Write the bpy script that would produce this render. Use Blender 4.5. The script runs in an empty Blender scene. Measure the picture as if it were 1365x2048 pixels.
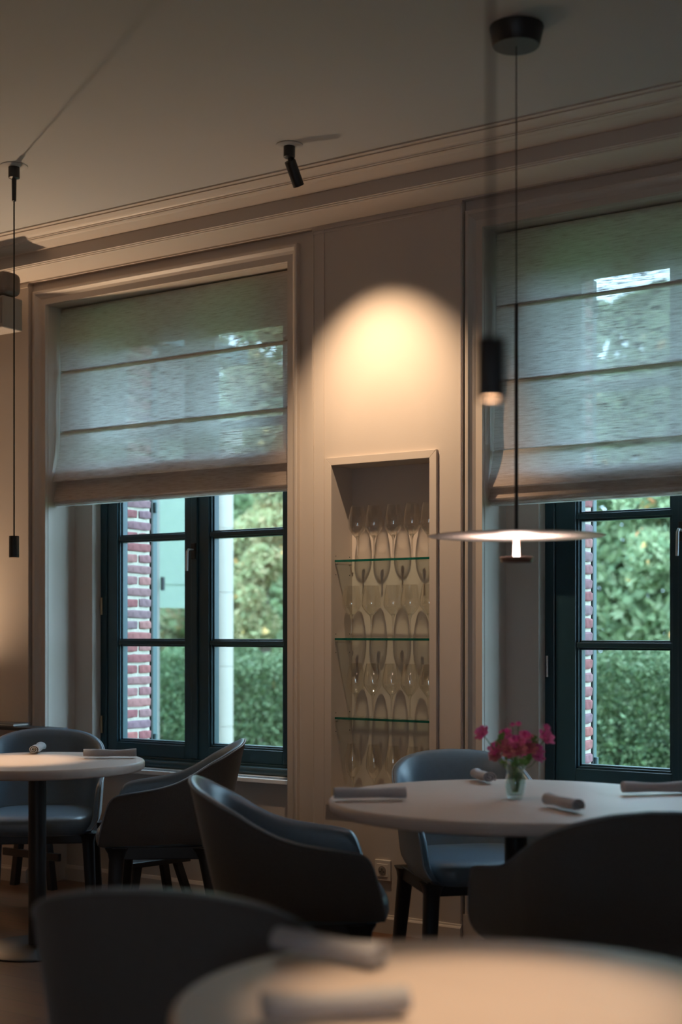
import bpy, bmesh, math, random
import numpy as np
from mathutils import Vector, Matrix
random.seed(7)
R = math.radians
SC = bpy.context.scene
COL = SC.collection
CEIL = 3.21

# ---------------------------------------------------------------- camera
cd = bpy.data.cameras.new('camera')
cam = bpy.data.objects.new('camera', cd)
COL.objects.link(cam)
cam.location = (0.0, -5.2, 1.30)
cam.rotation_euler = (R(90), 0, R(33.83))
cd.lens = 50.0
cd.sensor_width = 36.0
cd.shift_y = 238 / 2048
cd.clip_start = 0.05
cd.dof.use_dof = True
cd.dof.focus_distance = 6.25
cd.dof.aperture_fstop = 1.7
SC.camera = cam

# ---------------------------------------------------------------- world and exposure
w = bpy.data.worlds.new('overcast_sky')
SC.world = w
w.use_nodes = True
bg = w.node_tree.nodes['Background']
bg.inputs[0].default_value = (0.53, 0.77, 1.0, 1)
bg.inputs[1].default_value = 7.6
vs = SC.view_settings
vs.view_transform = 'Standard'
vs.look = 'None'
vs.exposure = 0.42
vs.gamma = 1.0
vs.use_curve_mapping = False
try:
    SC.cycles.max_bounces = 10
    SC.cycles.diffuse_bounces = 5
    SC.cycles.transparent_max_bounces = 24
    SC.cycles.sample_clamp_indirect = 6.0
except Exception:
    pass

WARM = (1.0, 0.70, 0.44)

def spot(name, loc, aim, energy, size_deg, blend, radius, color=WARM, parent=None):
    l = bpy.data.lights.new(name, 'SPOT')
    l.energy = energy
    l.color = color
    l.spot_size = R(size_deg)
    l.spot_blend = blend
    l.shadow_soft_size = radius
    o = bpy.data.objects.new(name, l)
    COL.objects.link(o)
    d = Vector(aim) - Vector(loc)
    o.rotation_euler = d.to_track_quat('-Z', 'Y').to_euler()
    o.location = loc
    if parent:
        o.parent = parent
        o.matrix_parent_inverse = Matrix.Translation(-parent.location)
    return o

# ---------------------------------------------------------------- materials
MATS = {}

def mat(name, color, rough=0.5, metal=0.0, spec=0.5, noise=None, bump=None, sheen=0.0, coat=0.0, emit=None):
    """noise=(scale, amount, (stretch xyz)); bump=(scale, strength)"""
    m = bpy.data.materials.new(name)
    m.use_nodes = True
    nt = m.node_tree
    b = nt.nodes['Principled BSDF']
    b.inputs['Base Color'].default_value = (*color, 1)
    b.inputs['Roughness'].default_value = rough
    b.inputs['Metallic'].default_value = metal
    b.inputs['Specular IOR Level'].default_value = spec
    if sheen:
        b.inputs['Sheen Weight'].default_value = sheen
        b.inputs['Sheen Roughness'].default_value = 0.5
    if coat:
        b.inputs['Coat Weight'].default_value = coat
    if emit:
        b.inputs['Emission Color'].default_value = (*emit[0], 1)
        b.inputs['Emission Strength'].default_value = emit[1]
    tc = nt.nodes.new('ShaderNodeTexCoord')
    if noise:
        mp = nt.nodes.new('ShaderNodeMapping')
        mp.inputs['Scale'].default_value = noise[2] if len(noise) > 2 else (1, 1, 1)
        nt.links.new(tc.outputs['Object'], mp.inputs[0])
        n = nt.nodes.new('ShaderNodeTexNoise')
        n.inputs['Scale'].default_value = noise[0]
        n.inputs['Detail'].default_value = 6
        nt.links.new(mp.outputs[0], n.inputs['Vector'])
        mx = nt.nodes.new('ShaderNodeMix')
        mx.data_type = 'RGBA'
        a = noise[1]
        mx.inputs[6].default_value = (*[c * (1 - a) for c in color], 1)
        mx.inputs[7].default_value = (*[min(1, c * (1 + a)) for c in color], 1)
        nt.links.new(n.outputs['Fac'], mx.inputs[0])
        nt.links.new(mx.outputs[2], b.inputs['Base Color'])
    if bump:
        n2 = nt.nodes.new('ShaderNodeTexNoise')
        n2.inputs['Scale'].default_value = bump[0]
        n2.inputs['Detail'].default_value = 4
        nt.links.new(tc.outputs['Object'], n2.inputs['Vector'])
        bp = nt.nodes.new('ShaderNodeBump')
        bp.inputs['Strength'].default_value = bump[1]
        bp.inputs['Distance'].default_value = 0.004
        nt.links.new(n2.outputs['Fac'], bp.inputs['Height'])
        nt.links.new(bp.outputs[0], b.inputs['Normal'])
    MATS[name] = m
    return m

mat('plaster', (0.56, 0.49, 0.435), 0.75, spec=0.25, noise=(3.0, 0.04), bump=(90, 0.05))
mat('ceiling_paint', (0.46, 0.455, 0.45), 0.85, spec=0.2, noise=(1.2, 0.03))
mat('trim_paint', (0.56, 0.49, 0.435), 0.45, spec=0.4, noise=(4.0, 0.03))
mat('niche_paint', (0.56, 0.46, 0.36), 0.6, spec=0.3, noise=(4.0, 0.03))
mat('window_paint', (0.018, 0.055, 0.075), 0.32, spec=0.5, noise=(6, 0.12))
mat('sill_wood', (0.85, 0.85, 0.85), 0.25, spec=0.5)
mat('slot_dark', (0.03, 0.03, 0.03), 0.6)
mat('fabric', (0.108, 0.100, 0.096), 0.9, spec=0.2, noise=(220, 0.3), bump=(500, 0.25), sheen=0.25)
mat('leather', (0.095, 0.140, 0.185), 0.36, spec=0.8, noise=(60, 0.12), bump=(300, 0.08))
mat('piping', (0.22, 0.24, 0.26), 0.5)
mat('black_wood', (0.022, 0.024, 0.028), 0.42, spec=0.45, noise=(12, 0.25, (1, 1, 0.1)))
mat('black_metal', (0.018, 0.019, 0.021), 0.45, spec=0.5, noise=(8, 0.1))
mat('cable', (0.012, 0.012, 0.012), 0.6)
mat('table_top', (0.60, 0.50, 0.44), 0.42, spec=0.4, noise=(5, 0.05, (1, 6, 1)))
mat('napkin', (0.40, 0.40, 0.42), 0.95, spec=0.1, noise=(160, 0.12), bump=(400, 0.2), sheen=0.2)
mat('napkin_shadow', (0.30, 0.30, 0.31), 0.95, spec=0.1)
mat('lamp_white', (0.82, 0.72, 0.68), 0.55, spec=0.3)
mat('lamp_module', (0.05, 0.035, 0.03), 0.35, metal=0.3)
mat('led', (1, 1, 1), 0.5, emit=((1.0, 0.74, 0.62), 165.0))
mat('bulb', (1, 0.8, 0.6), 0.5, emit=((1.0, 0.55, 0.30), 9.0))
mat('lamp_shade', (0.75, 0.66, 0.55), 0.8)
mat('socket_white', (0.72, 0.66, 0.60), 0.35)
mat('steel', (0.55, 0.55, 0.55), 0.3, metal=1.0)
mat('brass', (0.55, 0.42, 0.25), 0.35, metal=1.0)
mat('stone_white', (0.36, 0.31, 0.27), 0.7, noise=(7, 0.08))
mat('mortar', (0.56, 0.50, 0.42), 0.9, noise=(40, 0.25), bump=(80, 0.6))
mat('shutter', (0.07, 0.12, 0.13), 0.4)
mat('wing_render', (0.16, 0.15, 0.14), 0.8, noise=(5, 0.1))
mat('wing_dark', (0.18, 0.10, 0.065), 0.8, noise=(2.5, 0.5))
mat('wing_blind', (0.30, 0.30, 0.25), 0.8)
mat('grass', (0.10, 0.17, 0.05), 0.9, noise=(25, 0.4))
mat('bark', (0.10, 0.075, 0.055), 0.9, noise=(30, 0.3, (1, 1, 0.2)))
mat('stem_green', (0.10, 0.22, 0.06), 0.6)
mat('leaf_fresh', (0.16, 0.34, 0.08), 0.6)
mat('grey_box', (0.26, 0.23, 0.21), 0.6)
mat('grey_box_dark', (0.16, 0.13, 0.115), 0.6)
mat('menu', (0.06, 0.05, 0.045), 0.7)
mat('shelf_edge', (0.01, 0.10, 0.075), 0.08, spec=0.6, noise=(35, 0.6))

nt_ = MATS['lamp_shade'].node_tree
_t = nt_.nodes.new('ShaderNodeBsdfTranslucent')
_t.inputs[0].default_value = (0.8, 0.68, 0.52, 1)
_m = nt_.nodes.new('ShaderNodeMixShader')
_m.inputs[0].default_value = 0.5
nt_.links.new(nt_.nodes['Principled BSDF'].outputs[0], _m.inputs[1])
nt_.links.new(_t.outputs[0], _m.inputs[2])
nt_.links.new(_m.outputs[0], nt_.nodes['Material Output'].inputs[0])

def wood_floor():
    m = bpy.data.materials.new('oak_floor')
    m.use_nodes = True
    nt = m.node_tree
    b = nt.nodes['Principled BSDF']
    tc = nt.nodes.new('ShaderNodeTexCoord')
    br = nt.nodes.new('ShaderNodeTexBrick')
    br.inputs['Scale'].default_value = 1.0
    br.inputs['Brick Width'].default_value = 1.4
    br.inputs['Row Height'].default_value = 0.12
    br.inputs['Mortar Size'].default_value = 0.0015
    br.inputs['Color1'].default_value = (0.17, 0.075, 0.04, 1)
    br.inputs['Color2'].default_value = (0.22, 0.105, 0.055, 1)
    br.inputs['Mortar'].default_value = (0.03, 0.016, 0.01, 1)
    nt.links.new(tc.outputs['Object'], br.inputs['Vector'])
    mp = nt.nodes.new('ShaderNodeMapping')
    mp.inputs['Scale'].default_value = (1.5, 22, 1)
    nt.links.new(tc.outputs['Object'], mp.inputs[0])
    n = nt.nodes.new('ShaderNodeTexNoise')
    n.inputs['Scale'].default_value = 3
    n.inputs['Detail'].default_value = 8
    nt.links.new(mp.outputs[0], n.inputs['Vector'])
    mx = nt.nodes.new('ShaderNodeMix')
    mx.data_type = 'RGBA'
    mx.blend_type = 'MULTIPLY'
    mx.inputs[0].default_value = 0.5
    nt.links.new(br.outputs['Color'], mx.inputs[6])
    nt.links.new(n.outputs['Color'], mx.inputs[7])
    nt.links.new(mx.outputs[2], b.inputs['Base Color'])
    b.inputs['Roughness'].default_value = 0.38
    MATS['oak_floor'] = m
wood_floor()

def clear_glass(name, tint, gloss_tint=(1, 1, 1), ior=1.45, rough=0.02, gain=1.0):
    m = bpy.data.materials.new(name)
    m.use_nodes = True
    nt = m.node_tree
    nt.nodes.remove(nt.nodes['Principled BSDF'])
    out = nt.nodes['Material Output']
    t = nt.nodes.new('ShaderNodeBsdfTransparent')
    t.inputs[0].default_value = (*tint, 1)
    g = nt.nodes.new('ShaderNodeBsdfGlossy')
    g.inputs['Color'].default_value = (*gloss_tint, 1)
    g.inputs['Roughness'].default_value = rough
    fr = nt.nodes.new('ShaderNodeFresnel')
    # the Fresnel node inverts the IOR on back faces; feed the inverse there so both faces of a sheet reflect alike
    ge = nt.nodes.new('ShaderNodeNewGeometry')
    mr = nt.nodes.new('ShaderNodeMapRange')
    mr.inputs[3].default_value = ior
    mr.inputs[4].default_value = 1.0 / ior
    nt.links.new(ge.outputs['Backfacing'], mr.inputs[0])
    nt.links.new(mr.outputs[0], fr.inputs['IOR'])
    ml = nt.nodes.new('ShaderNodeMath')
    ml.operation = 'MULTIPLY'
    ml.use_clamp = True
    ml.inputs[1].default_value = gain
    nt.links.new(fr.outputs[0], ml.inputs[0])
    mx = nt.nodes.new('ShaderNodeMixShader')
    nt.links.new(ml.outputs[0], mx.inputs[0])
    nt.links.new(t.outputs[0], mx.inputs[1])
    nt.links.new(g.outputs[0], mx.inputs[2])
    nt.links.new(mx.outputs[0], out.inputs[0])
    MATS[name] = m
clear_glass('window_glass', (0.93, 0.975, 0.97))
clear_glass('wine_glass', (0.978, 0.974, 0.965), ior=1.5, rough=0.025, gain=1.8)
def solid_glass(name, tint, ior):
    m = bpy.data.materials.new(name)
    m.use_nodes = True
    nt = m.node_tree
    nt.nodes.remove(nt.nodes['Principled BSDF'])
    g = nt.nodes.new('ShaderNodeBsdfGlass')
    g.inputs['Color'].default_value = (*tint, 1)
    g.inputs['Roughness'].default_value = 0.03
    g.inputs['IOR'].default_value = ior
    nt.links.new(g.outputs[0], nt.nodes['Material Output'].inputs[0])
    MATS[name] = m
solid_glass('wine_glass_thick', (0.98, 0.98, 0.97), 1.5)
clear_glass('shelf_glass', (0.86, 0.93, 0.90), ior=1.4)
clear_glass('vase_glass', (0.88, 0.93, 0.93), ior=1.5, gain=1.2)
clear_glass('vase_water', (0.86, 0.92, 0.90), ior=1.33)

def blind_fabric():
    m = bpy.data.materials.new('blind_fabric')
    m.use_nodes = True
    nt = m.node_tree
    nt.nodes.remove(nt.nodes['Principled BSDF'])
    out = nt.nodes['Material Output']
    tc = nt.nodes.new('ShaderNodeTexCoord')
    def streak(sx, sz, sc, lo, hi):
        mp = nt.nodes.new('ShaderNodeMapping')
        mp.inputs['Scale'].default_value = (sx, 1, sz)
        nt.links.new(tc.outputs['Object'], mp.inputs[0])
        n = nt.nodes.new('ShaderNodeTexNoise')
        n.inputs['Scale'].default_value = sc
        n.inputs['Detail'].default_value = 5
        n.inputs['Roughness'].default_value = 0.65
        nt.links.new(mp.outputs[0], n.inputs['Vector'])
        r = nt.nodes.new('ShaderNodeMapRange')
        r.inputs[1].default_value = lo
        r.inputs[2].default_value = hi
        nt.links.new(n.outputs['Fac'], r.inputs[0])
        return r
    s1 = streak(13, 170, 1.0, 0.34, 0.56)
    s2 = streak(300, 300, 1.0, 0.3, 0.7)
    av = nt.nodes.new('ShaderNodeMath')
    av.operation = 'MULTIPLY_ADD'
    av.inputs[1].default_value = 0.35
    nt.links.new(s2.outputs[0], av.inputs[0])
    m65 = nt.nodes.new('ShaderNodeMath')
    m65.operation = 'MULTIPLY'
    m65.inputs[1].default_value = 0.65
    nt.links.new(s1.outputs[0], m65.inputs[0])
    nt.links.new(m65.outputs[0], av.inputs[2])
    df = nt.nodes.new('ShaderNodeBsdfDiffuse')
    df.inputs[0].default_value = (0.84, 0.69, 0.60, 1)
    tl = nt.nodes.new('ShaderNodeBsdfTranslucent')
    cmix = nt.nodes.new('ShaderNodeMix')
    cmix.data_type = 'RGBA'
    cmix.inputs[6].default_value = (0.06, 0.055, 0.05, 1)
    cmix.inputs[7].default_value = (0.98, 0.97, 0.95, 1)
    nt.links.new(av.outputs[0], cmix.inputs[0])
    nt.links.new(cmix.outputs[2], tl.inputs[0])
    m1 = nt.nodes.new('ShaderNodeMixShader')
    m1.inputs[0].default_value = 0.58
    nt.links.new(df.outputs[0], m1.inputs[1])
    nt.links.new(tl.outputs[0], m1.inputs[2])
    tp = nt.nodes.new('ShaderNodeBsdfTransparent')
    r2 = nt.nodes.new('ShaderNodeMapRange')
    r2.inputs[1].default_value = 0.3
    r2.inputs[2].default_value = 0.75
    r2.inputs[3].default_value = 0.0
    r2.inputs[4].default_value = 0.20
    nt.links.new(av.outputs[0], r2.inputs[0])
    m2 = nt.nodes.new('ShaderNodeMixShader')
    nt.links.new(r2.outputs[0], m2.inputs[0])
    nt.links.new(m1.outputs[0], m2.inputs[1])
    nt.links.new(tp.outputs[0], m2.inputs[2])
    nt.links.new(m2.outputs[0], out.inputs[0])
    MATS['blind_fabric'] = m
blind_fabric()

def island_mat(name, cols, rough=0.7, spec=0.3, transl=0.0, obj_random=False, noise_scale=0):
    """colour picked per leaf (mesh island) or per object from a ramp"""
    m = bpy.data.materials.new(name)
    m.use_nodes = True
    nt = m.node_tree
    b = nt.nodes['Principled BSDF']
    b.inputs['Roughness'].default_value = rough
    b.inputs['Specular IOR Level'].default_value = spec
    if obj_random:
        src = nt.nodes.new('ShaderNodeObjectInfo').outputs['Random']
    else:
        src = nt.nodes.new('ShaderNodeNewGeometry').outputs['Random Per Island']
    rp = nt.nodes.new('ShaderNodeValToRGB')
    el = rp.color_ramp.elements
    el[0].position = 0
    el[0].color = (*cols[0], 1)
    el[1].position = 1
    el[1].color = (*cols[-1], 1)
    for i, c in enumerate(cols[1:-1]):
        e = el.new((i + 1) / (len(cols) - 1))
        e.color = (*c, 1)
    nt.links.new(src, rp.inputs[0])
    col_out = rp.outputs[0]
    if noise_scale:
        tc = nt.nodes.new('ShaderNodeTexCoord')
        n = nt.nodes.new('ShaderNodeTexNoise')
        n.inputs['Scale'].default_value = noise_scale
        n.inputs['Detail'].default_value = 5
        nt.links.new(tc.outputs['Object'], n.inputs['Vector'])
        mx = nt.nodes.new('ShaderNodeMix')
        mx.data_type = 'RGBA'
        mx.blend_type = 'OVERLAY'
        mx.inputs[0].default_value = 0.55
        nt.links.new(rp.outputs[0], mx.inputs[6])
        nt.links.new(n.outputs['Fac'], mx.inputs[7])
        col_out = mx.outputs[2]
        bp = nt.nodes.new('ShaderNodeBump')
        bp.inputs['Strength'].default_value = 0.4
        bp.inputs['Distance'].default_value = 0.003
        nt.links.new(n.outputs['Fac'], bp.inputs['Height'])
        nt.links.new(bp.outputs[0], b.inputs['Normal'])
    nt.links.new(col_out, b.inputs['Base Color'])
    if transl:
        out = nt.nodes['Material Output']
        t = nt.nodes.new('ShaderNodeBsdfTranslucent')
        nt.links.new(col_out, t.inputs[0])
        mxs = nt.nodes.new('ShaderNodeMixShader')
        mxs.inputs[0].default_value = transl
        nt.links.new(b.outputs[0], mxs.inputs[1])
        nt.links.new(t.outputs[0], mxs.inputs[2])
        nt.links.new(mxs.outputs[0], out.inputs[0])
    MATS[name] = m
island_mat('leaf_hedge', [(0.048, 0.086, 0.038), (0.096, 0.144, 0.064), (0.160, 0.202, 0.096), (0.104, 0.130, 0.070)], transl=0.25)
island_mat('leaf_pale', [(0.217, 0.308, 0.161), (0.335, 0.416, 0.215), (0.419, 0.462, 0.267), (0.251, 0.339, 0.188)], transl=0.35)
island_mat('leaf_yellow', [(0.301, 0.324, 0.161), (0.402, 0.408, 0.201), (0.468, 0.370, 0.201), (0.301, 0.339, 0.174)], transl=0.35)
island_mat('leaf_olive', [(0.235, 0.277, 0.147), (0.351, 0.354, 0.201), (0.385, 0.308, 0.188), (0.435, 0.262, 0.147)], transl=0.35)
island_mat('blossom_orange', [(0.85, 0.42, 0.16), (0.90, 0.62, 0.25), (0.80, 0.30, 0.14)], transl=0.2)
island_mat('petal_pink', [(0.55, 0.06, 0.22), (0.72, 0.12, 0.38), (0.62, 0.16, 0.30), (0.78, 0.20, 0.50)], transl=0.25)
island_mat('petal_dusty', [(0.50, 0.14, 0.16), (0.62, 0.26, 0.26), (0.55, 0.12, 0.22)], transl=0.2)
island_mat('brick', [(0.27, 0.10, 0.11), (0.36, 0.13, 0.12), (0.23, 0.14, 0.17), (0.38, 0.17, 0.16), (0.21, 0.145, 0.17)],
           rough=0.9, spec=0.2, obj_random=True, noise_scale=28)

# ---------------------------------------------------------------- mesh helpers
class MB:
    def __init__(self):
        self.v = []
        self.f = []
    def add(self, vs, fs):
        o = len(self.v)
        self.v += [tuple(p) for p in vs]
        self.f += [tuple(i + o for i in q) for q in fs]
        return self
    def box(self, x0, x1, y0, y1, z0, z1, M=None):
        p = [(x0, y0, z0), (x1, y0, z0), (x1, y1, z0), (x0, y1, z0), (x0, y0, z1), (x1, y0, z1), (x1, y1, z1), (x0, y1, z1)]
        if M:
            p = [M @ Vector(q) for q in p]
        return self.add(p, [(0, 3, 2, 1), (4, 5, 6, 7), (0, 1, 5, 4), (1, 2, 6, 5), (2, 3, 7, 6), (3, 0, 4, 7)])
    def loft(self, rings, caps=True, closed=True):
        n = len(rings[0])
        vs = [p for r in rings for p in r]
        fs = []
        for i in range(len(rings) - 1):
            for j in range(n if closed else n - 1):
                a, b = i * n + j, i * n + (j + 1) % n
                fs.append((a, b, b + n, a + n))
        if caps:
            fs.append(tuple(reversed(range(n))))
            fs.append(tuple(range((len(rings) - 1) * n, len(rings) * n)))
        return self.add(vs, fs)
    def lathe(self, prof, seg=32, c=(0, 0, 0), caps=False):
        rings = [[(c[0] + r * math.cos(2 * math.pi * k / seg), c[1] + r * math.sin(2 * math.pi * k / seg), c[2] + z) for k in range(seg)] for r, z in prof]
        return self.loft(rings, caps)
    def tube(self, pts, rad, seg=8, caps=True):
        pts = [Vector(p) for p in pts]
        rings = []
        ref = None
        for i, p in enumerate(pts):
            t = (pts[min(i + 1, len(pts) - 1)] - pts[max(i - 1, 0)]).normalized()
            if ref is None:
                ref = Vector((0, 0, 1)) if abs(t.z) < 0.9 else Vector((1, 0, 0))
            u = (ref - t * ref.dot(t)).normalized()
            ref = u
            b = t.cross(u)
            r = rad[i] if isinstance(rad, (list, tuple)) else rad
            rings.append([p + (u * math.cos(2 * math.pi * k / seg) + b * math.sin(2 * math.pi * k / seg)) * r for k in range(seg)])
        return self.loft(rings, caps)
    def prism(self, prof, axis, a, b):
        """prof: list of 2D points; extruded along axis from a to b"""
        if axis == 'x':
            g = lambda p, t: (t, p[0], p[1])
        elif axis == 'y':
            g = lambda p, t: (p[0], t, p[1])
        else:
            g = lambda p, t: (p[0], p[1], t)
        return self.loft([[g(p, a) for p in prof], [g(p, b) for p in prof]])
    def mesh(self, name, smooth=None):
        me = bpy.data.meshes.new(name)
        me.from_pydata(self.v, [], self.f)
        bm = bmesh.new()
        bm.from_mesh(me)
        bmesh.ops.recalc_face_normals(bm, faces=bm.faces)
        bm.to_mesh(me)
        bm.free()
        if smooth is not None:
            me.polygons.foreach_set('use_smooth', [True] * len(me.polygons))
            if smooth < 180:
                me.set_sharp_from_angle(angle=R(smooth))
        return me

def tag(o, label=None, cat=None, group=None, kind=None):
    if label: o['label'] = label
    if cat: o['category'] = cat
    if group: o['group'] = group
    if kind: o['kind'] = kind
    return o

def obj(name, mb, m, parent=None, smooth=None, bevel=0, bseg=2, loc=None, rot=None, label=None):
    me = mb.mesh(name, smooth) if isinstance(mb, MB) else mb
    if m and not me.materials:
        me.materials.append(MATS[m])
    o = bpy.data.objects.new(name, me)
    COL.objects.link(o)
    if loc: o.location = loc
    if rot: o.rotation_euler = rot
    if parent: o.parent = parent
    if label: o['label'] = label
    if bevel:
        b = o.modifiers.new('bevel', 'BEVEL')
        b.width = bevel
        b.segments = bseg
        b.limit_method = 'ANGLE'
        b.angle_limit = R(40)
    return o

def empty(name, loc=(0, 0, 0), rz=0):
    o = bpy.data.objects.new(name, None)
    o.empty_display_size = 0.1
    COL.objects.link(o)
    o.location = loc
    o.rotation_euler = (0, 0, rz)
    return o

def copy_tree(o, parent=None):
    c = o.copy()
    COL.objects.link(c)
    if parent: c.parent = parent
    for ch in list(o.children):
        copy_tree(ch, c)
    return c

def catmull(pts, n):
    """n samples on a Catmull-Rom spline through tuples of any dimension, uniform in chord length"""
    P = np.array(pts, float)
    P = np.vstack([2 * P[0] - P[1], P, 2 * P[-1] - P[-2]])
    out = []
    for i in range(1, len(P) - 2):
        for t in np.linspace(0, 1, 24, endpoint=False):
            a, b, c_, d = P[i - 1], P[i], P[i + 1], P[i + 2]
            out.append(0.5 * ((2 * b) + (c_ - a) * t + (2 * a - 5 * b + 4 * c_ - d) * t * t + (3 * b - a - 3 * c_ + d) * t ** 3))
    out.append(P[-2])
    out = np.array(out)
    L = np.concatenate([[0], np.cumsum(np.linalg.norm(np.diff(out[:, :2], axis=0), axis=1))])
    s = np.linspace(0, L[-1], n)
    return np.stack([np.interp(s, L, out[:, k]) for k in range(out.shape[1])], 1), s

# ================================================================ ROOM SHELL
XL, XR, YF = -7.4, 2.8, -7.6
W1 = dict(a=-5.3424, b=-3.8014, fa=-5.2165, fb=-3.9180, ra=-5.430, rb=-3.640)
W2 = dict(a=-2.8014, b=-1.2604, fa=-2.6474, fb=-1.4144, ra=-2.878, rb=-1.180)
YR, YB, YW, YO = 0.034, 0.2485, 0.316, 0.69       # recess, blind return, window face, outer face
ZTOP, ZREC, ZSILL = 2.980, 3.095, 0.600
NX0, NX1, NZ0, NZ1, ND = -3.5265, -3.0265, 0.565, 2.030, 0.1526

wall = MB()
wall.box(XL, W1['ra'], 0, YO, 0, CEIL)
for W in (W1, W2):
    wall.box(W['ra'], W['a'], YR, YO, 0, ZREC)
    wall.box(W['a'], W['fa'], YB, YO, ZSILL, ZTOP)
    wall.box(W['fb'], W['b'], YB, YO, ZSILL, ZTOP)
    wall.box(W['b'], W['rb'], YR, YO, 0, ZREC)
    wall.box(W['a'], W['b'], YR, YO, ZTOP, ZREC)
    wall.box(W['fa'], W['fb'], YB, YO, 2.90, ZTOP)
    wall.box(W['ra'], W['rb'], 0, YO, ZREC, CEIL)
    wall.box(W['a'], W['b'], 0.19, YO, 0, ZSILL)
x0, x1 = W1['rb'], W2['ra']
wall.box(x0, NX0, 0, YO, 0, CEIL)
wall.box(NX1, x1, 0, YO, 0, CEIL)
wall.box(NX0, NX1, 0, YO, 0, NZ0)
wall.box(NX0, NX1, 0, YO, NZ1, CEIL)
wall.box(NX0, NX1, ND, YO, NZ0, NZ1)
wall.box(W2['rb'], XR, 0, YO, 0, CEIL)
wb_ = obj('wall_back', wall, 'plaster')
tag(wb_, 'greige plaster window wall with a shallow glass niche between two windows', 'wall', kind='structure')

tag(obj('floor', MB().box(XL, XR, YF, 0.20, -0.08, 0), 'oak_floor'), 'reddish brown wooden plank floor', 'floor', kind='structure')
tag(obj('ceiling', MB().box(XL, XR, YF, YO, CEIL, CEIL + 0.12), 'ceiling_paint'), 'plain grey painted ceiling above the dining room', 'ceiling', kind='structure')
tag(obj('wall_left', MB().box(XL - 0.2, XL, YF, YO, 0, CEIL), 'plaster'), 'plain side wall left of the window wall', 'wall', kind='structure')
fr_ = MB()          # small opening added behind the camera to let in fill daylight
fr_.box(XL, 0.8, YF - 0.2, YF, 0, CEIL)
fr_.box(1.55, XR, YF - 0.2, YF, 0, CEIL)
fr_.box(0.8, 1.55, YF - 0.2, YF, 0, 1.1)
fr_.box(0.8, 1.55, YF - 0.2, YF, 2.1, CEIL)
tag(obj('wall_front', fr_, 'plaster'), 'plain wall behind the camera with a small opening added for fill daylight', 'wall', kind='structure')
tag(obj('wall_right', MB().box(XR, XR + 0.3, YF, YO, 0, CEIL), 'plaster'), 'plain side wall right of the camera', 'wall', kind='structure')

# cornice: profile (projection from wall, drop below ceiling)
cp = [(0.0, 0), (0.444, 0), (0.444, 0.006), (0.4255, 0.008), (0.4255, 0.013)]
for k in range(7):
    a = k / 6 * math.pi / 2
    cp.append((0.422 - 0.060 * math.sin(a), 0.013 + 0.015 * (1 - math.cos(a))))
cp += [(0.354, 0.029), (0.354, 0.032), (0.332, 0.033), (0.322, 0.036), (0.213, 0.036), (0.210, 0.038), (0.210, 0.094), (0.205, 0.096),
       (0.204, 0.100), (0.198, 0.102), (0.196, 0.106), (0.188, 0.108), (0.0, 0.108)]
prof = [(-p, CEIL - t) for p, t in cp]
c_ = MB().prism(prof, 'x', XL, XR)
tag(obj('trim_1', c_, 'trim_paint'), 'greige moulded cornice running along the ceiling', 'cornice', kind='structure')

bb = MB().prism([(0, 0), (-0.016, 0), (-0.016, 0.062), (-0.012, 0.068), (-0.008, 0.070), (-0.006, 0.077), (0, 0.078)], 'x', XL, W1['ra'])
bb.prism([(0, 0), (-0.016, 0), (-0.016, 0.062), (-0.012, 0.068), (-0.008, 0.070), (-0.006, 0.077), (0, 0.078)], 'x', W1['rb'], W2['ra'])
bb.prism([(0, 0), (-0.016, 0), (-0.016, 0.062), (-0.012, 0.068), (-0.008, 0.070), (-0.006, 0.077), (0, 0.078)], 'x', W2['rb'], XR)
for W in (W1, W2):
    bb.prism([(0.19, 0), (0.174, 0), (0.174, 0.062), (0.178, 0.068), (0.184, 0.077), (0.19, 0.078)], 'x', W['a'], W['b'])
tag(obj('baseboard_back', bb, 'trim_paint'), 'low moulded baseboard along the window wall', 'baseboard', kind='structure')

# window casings: a sloping moulded profile mitred round the opening, running to the floor
def casing(W, n, label):
    prf = [(0.070, YR), (0.070, 0.012), (0.064, 0.008), (0.054, 0.010), (0.050, 0.016), (0.042, 0.026), (0.030, 0.034), (0.024, 0.035),
           (0.022, 0.040), (0.013, 0.043), (0.010, 0.048), (0.003, 0.050), (-0.002, 0.054), (-0.002, 0.078), (0.070, 0.078)]
    r0, r1, r2, r3 = [], [], [], []
    for o, y in prf:
        r0.append((W['a'] - o, y, 0))
        r1.append((W['a'] - o, y, ZTOP + o))
        r2.append((W['b'] + o, y, ZTOP + o))
        r3.append((W['b'] + o, y, 0))
    mb = MB().loft([r0, r1, r2, r3])
    for xx in (W['a'] - 0.076, W['b'] - 0.004):
        mb.box(xx, xx + 0.080, 0.004, 0.078, 0, 0.12)
    return tag(obj('trim_%d' % n, mb, 'trim_paint'), label, 'casing', kind='structure')
casing(W1, 2, 'moulded casing framing the window nearest the left edge')
casing(W2, 3, 'moulded casing framing the window behind the disc lamp')

# thin beads edging the pier panel
bd = MB()
for x in (W1['rb'] + 0.004, W2['ra'] - 0.010, W1['rb'] + 0.060):
    bd.box(x, x + 0.006, -0.004, 0.002, 0.09, 3.085)
bd.box(W1['rb'] + 0.004, W2['ra'] - 0.004, -0.004, 0.002, 3.066, 3.072)
bd.box(W1['rb'] + 0.004, W2['ra'] - 0.004, -0.003, 0.002, 3.080, 3.085)
bd.box(XL, W1['ra'], -0.005, 0.002, 3.074, 3.088)
tag(obj('trim_4', bd, 'trim_paint'), 'thin beads edging the wall panel around the niche', 'bead', kind='structure')

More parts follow.
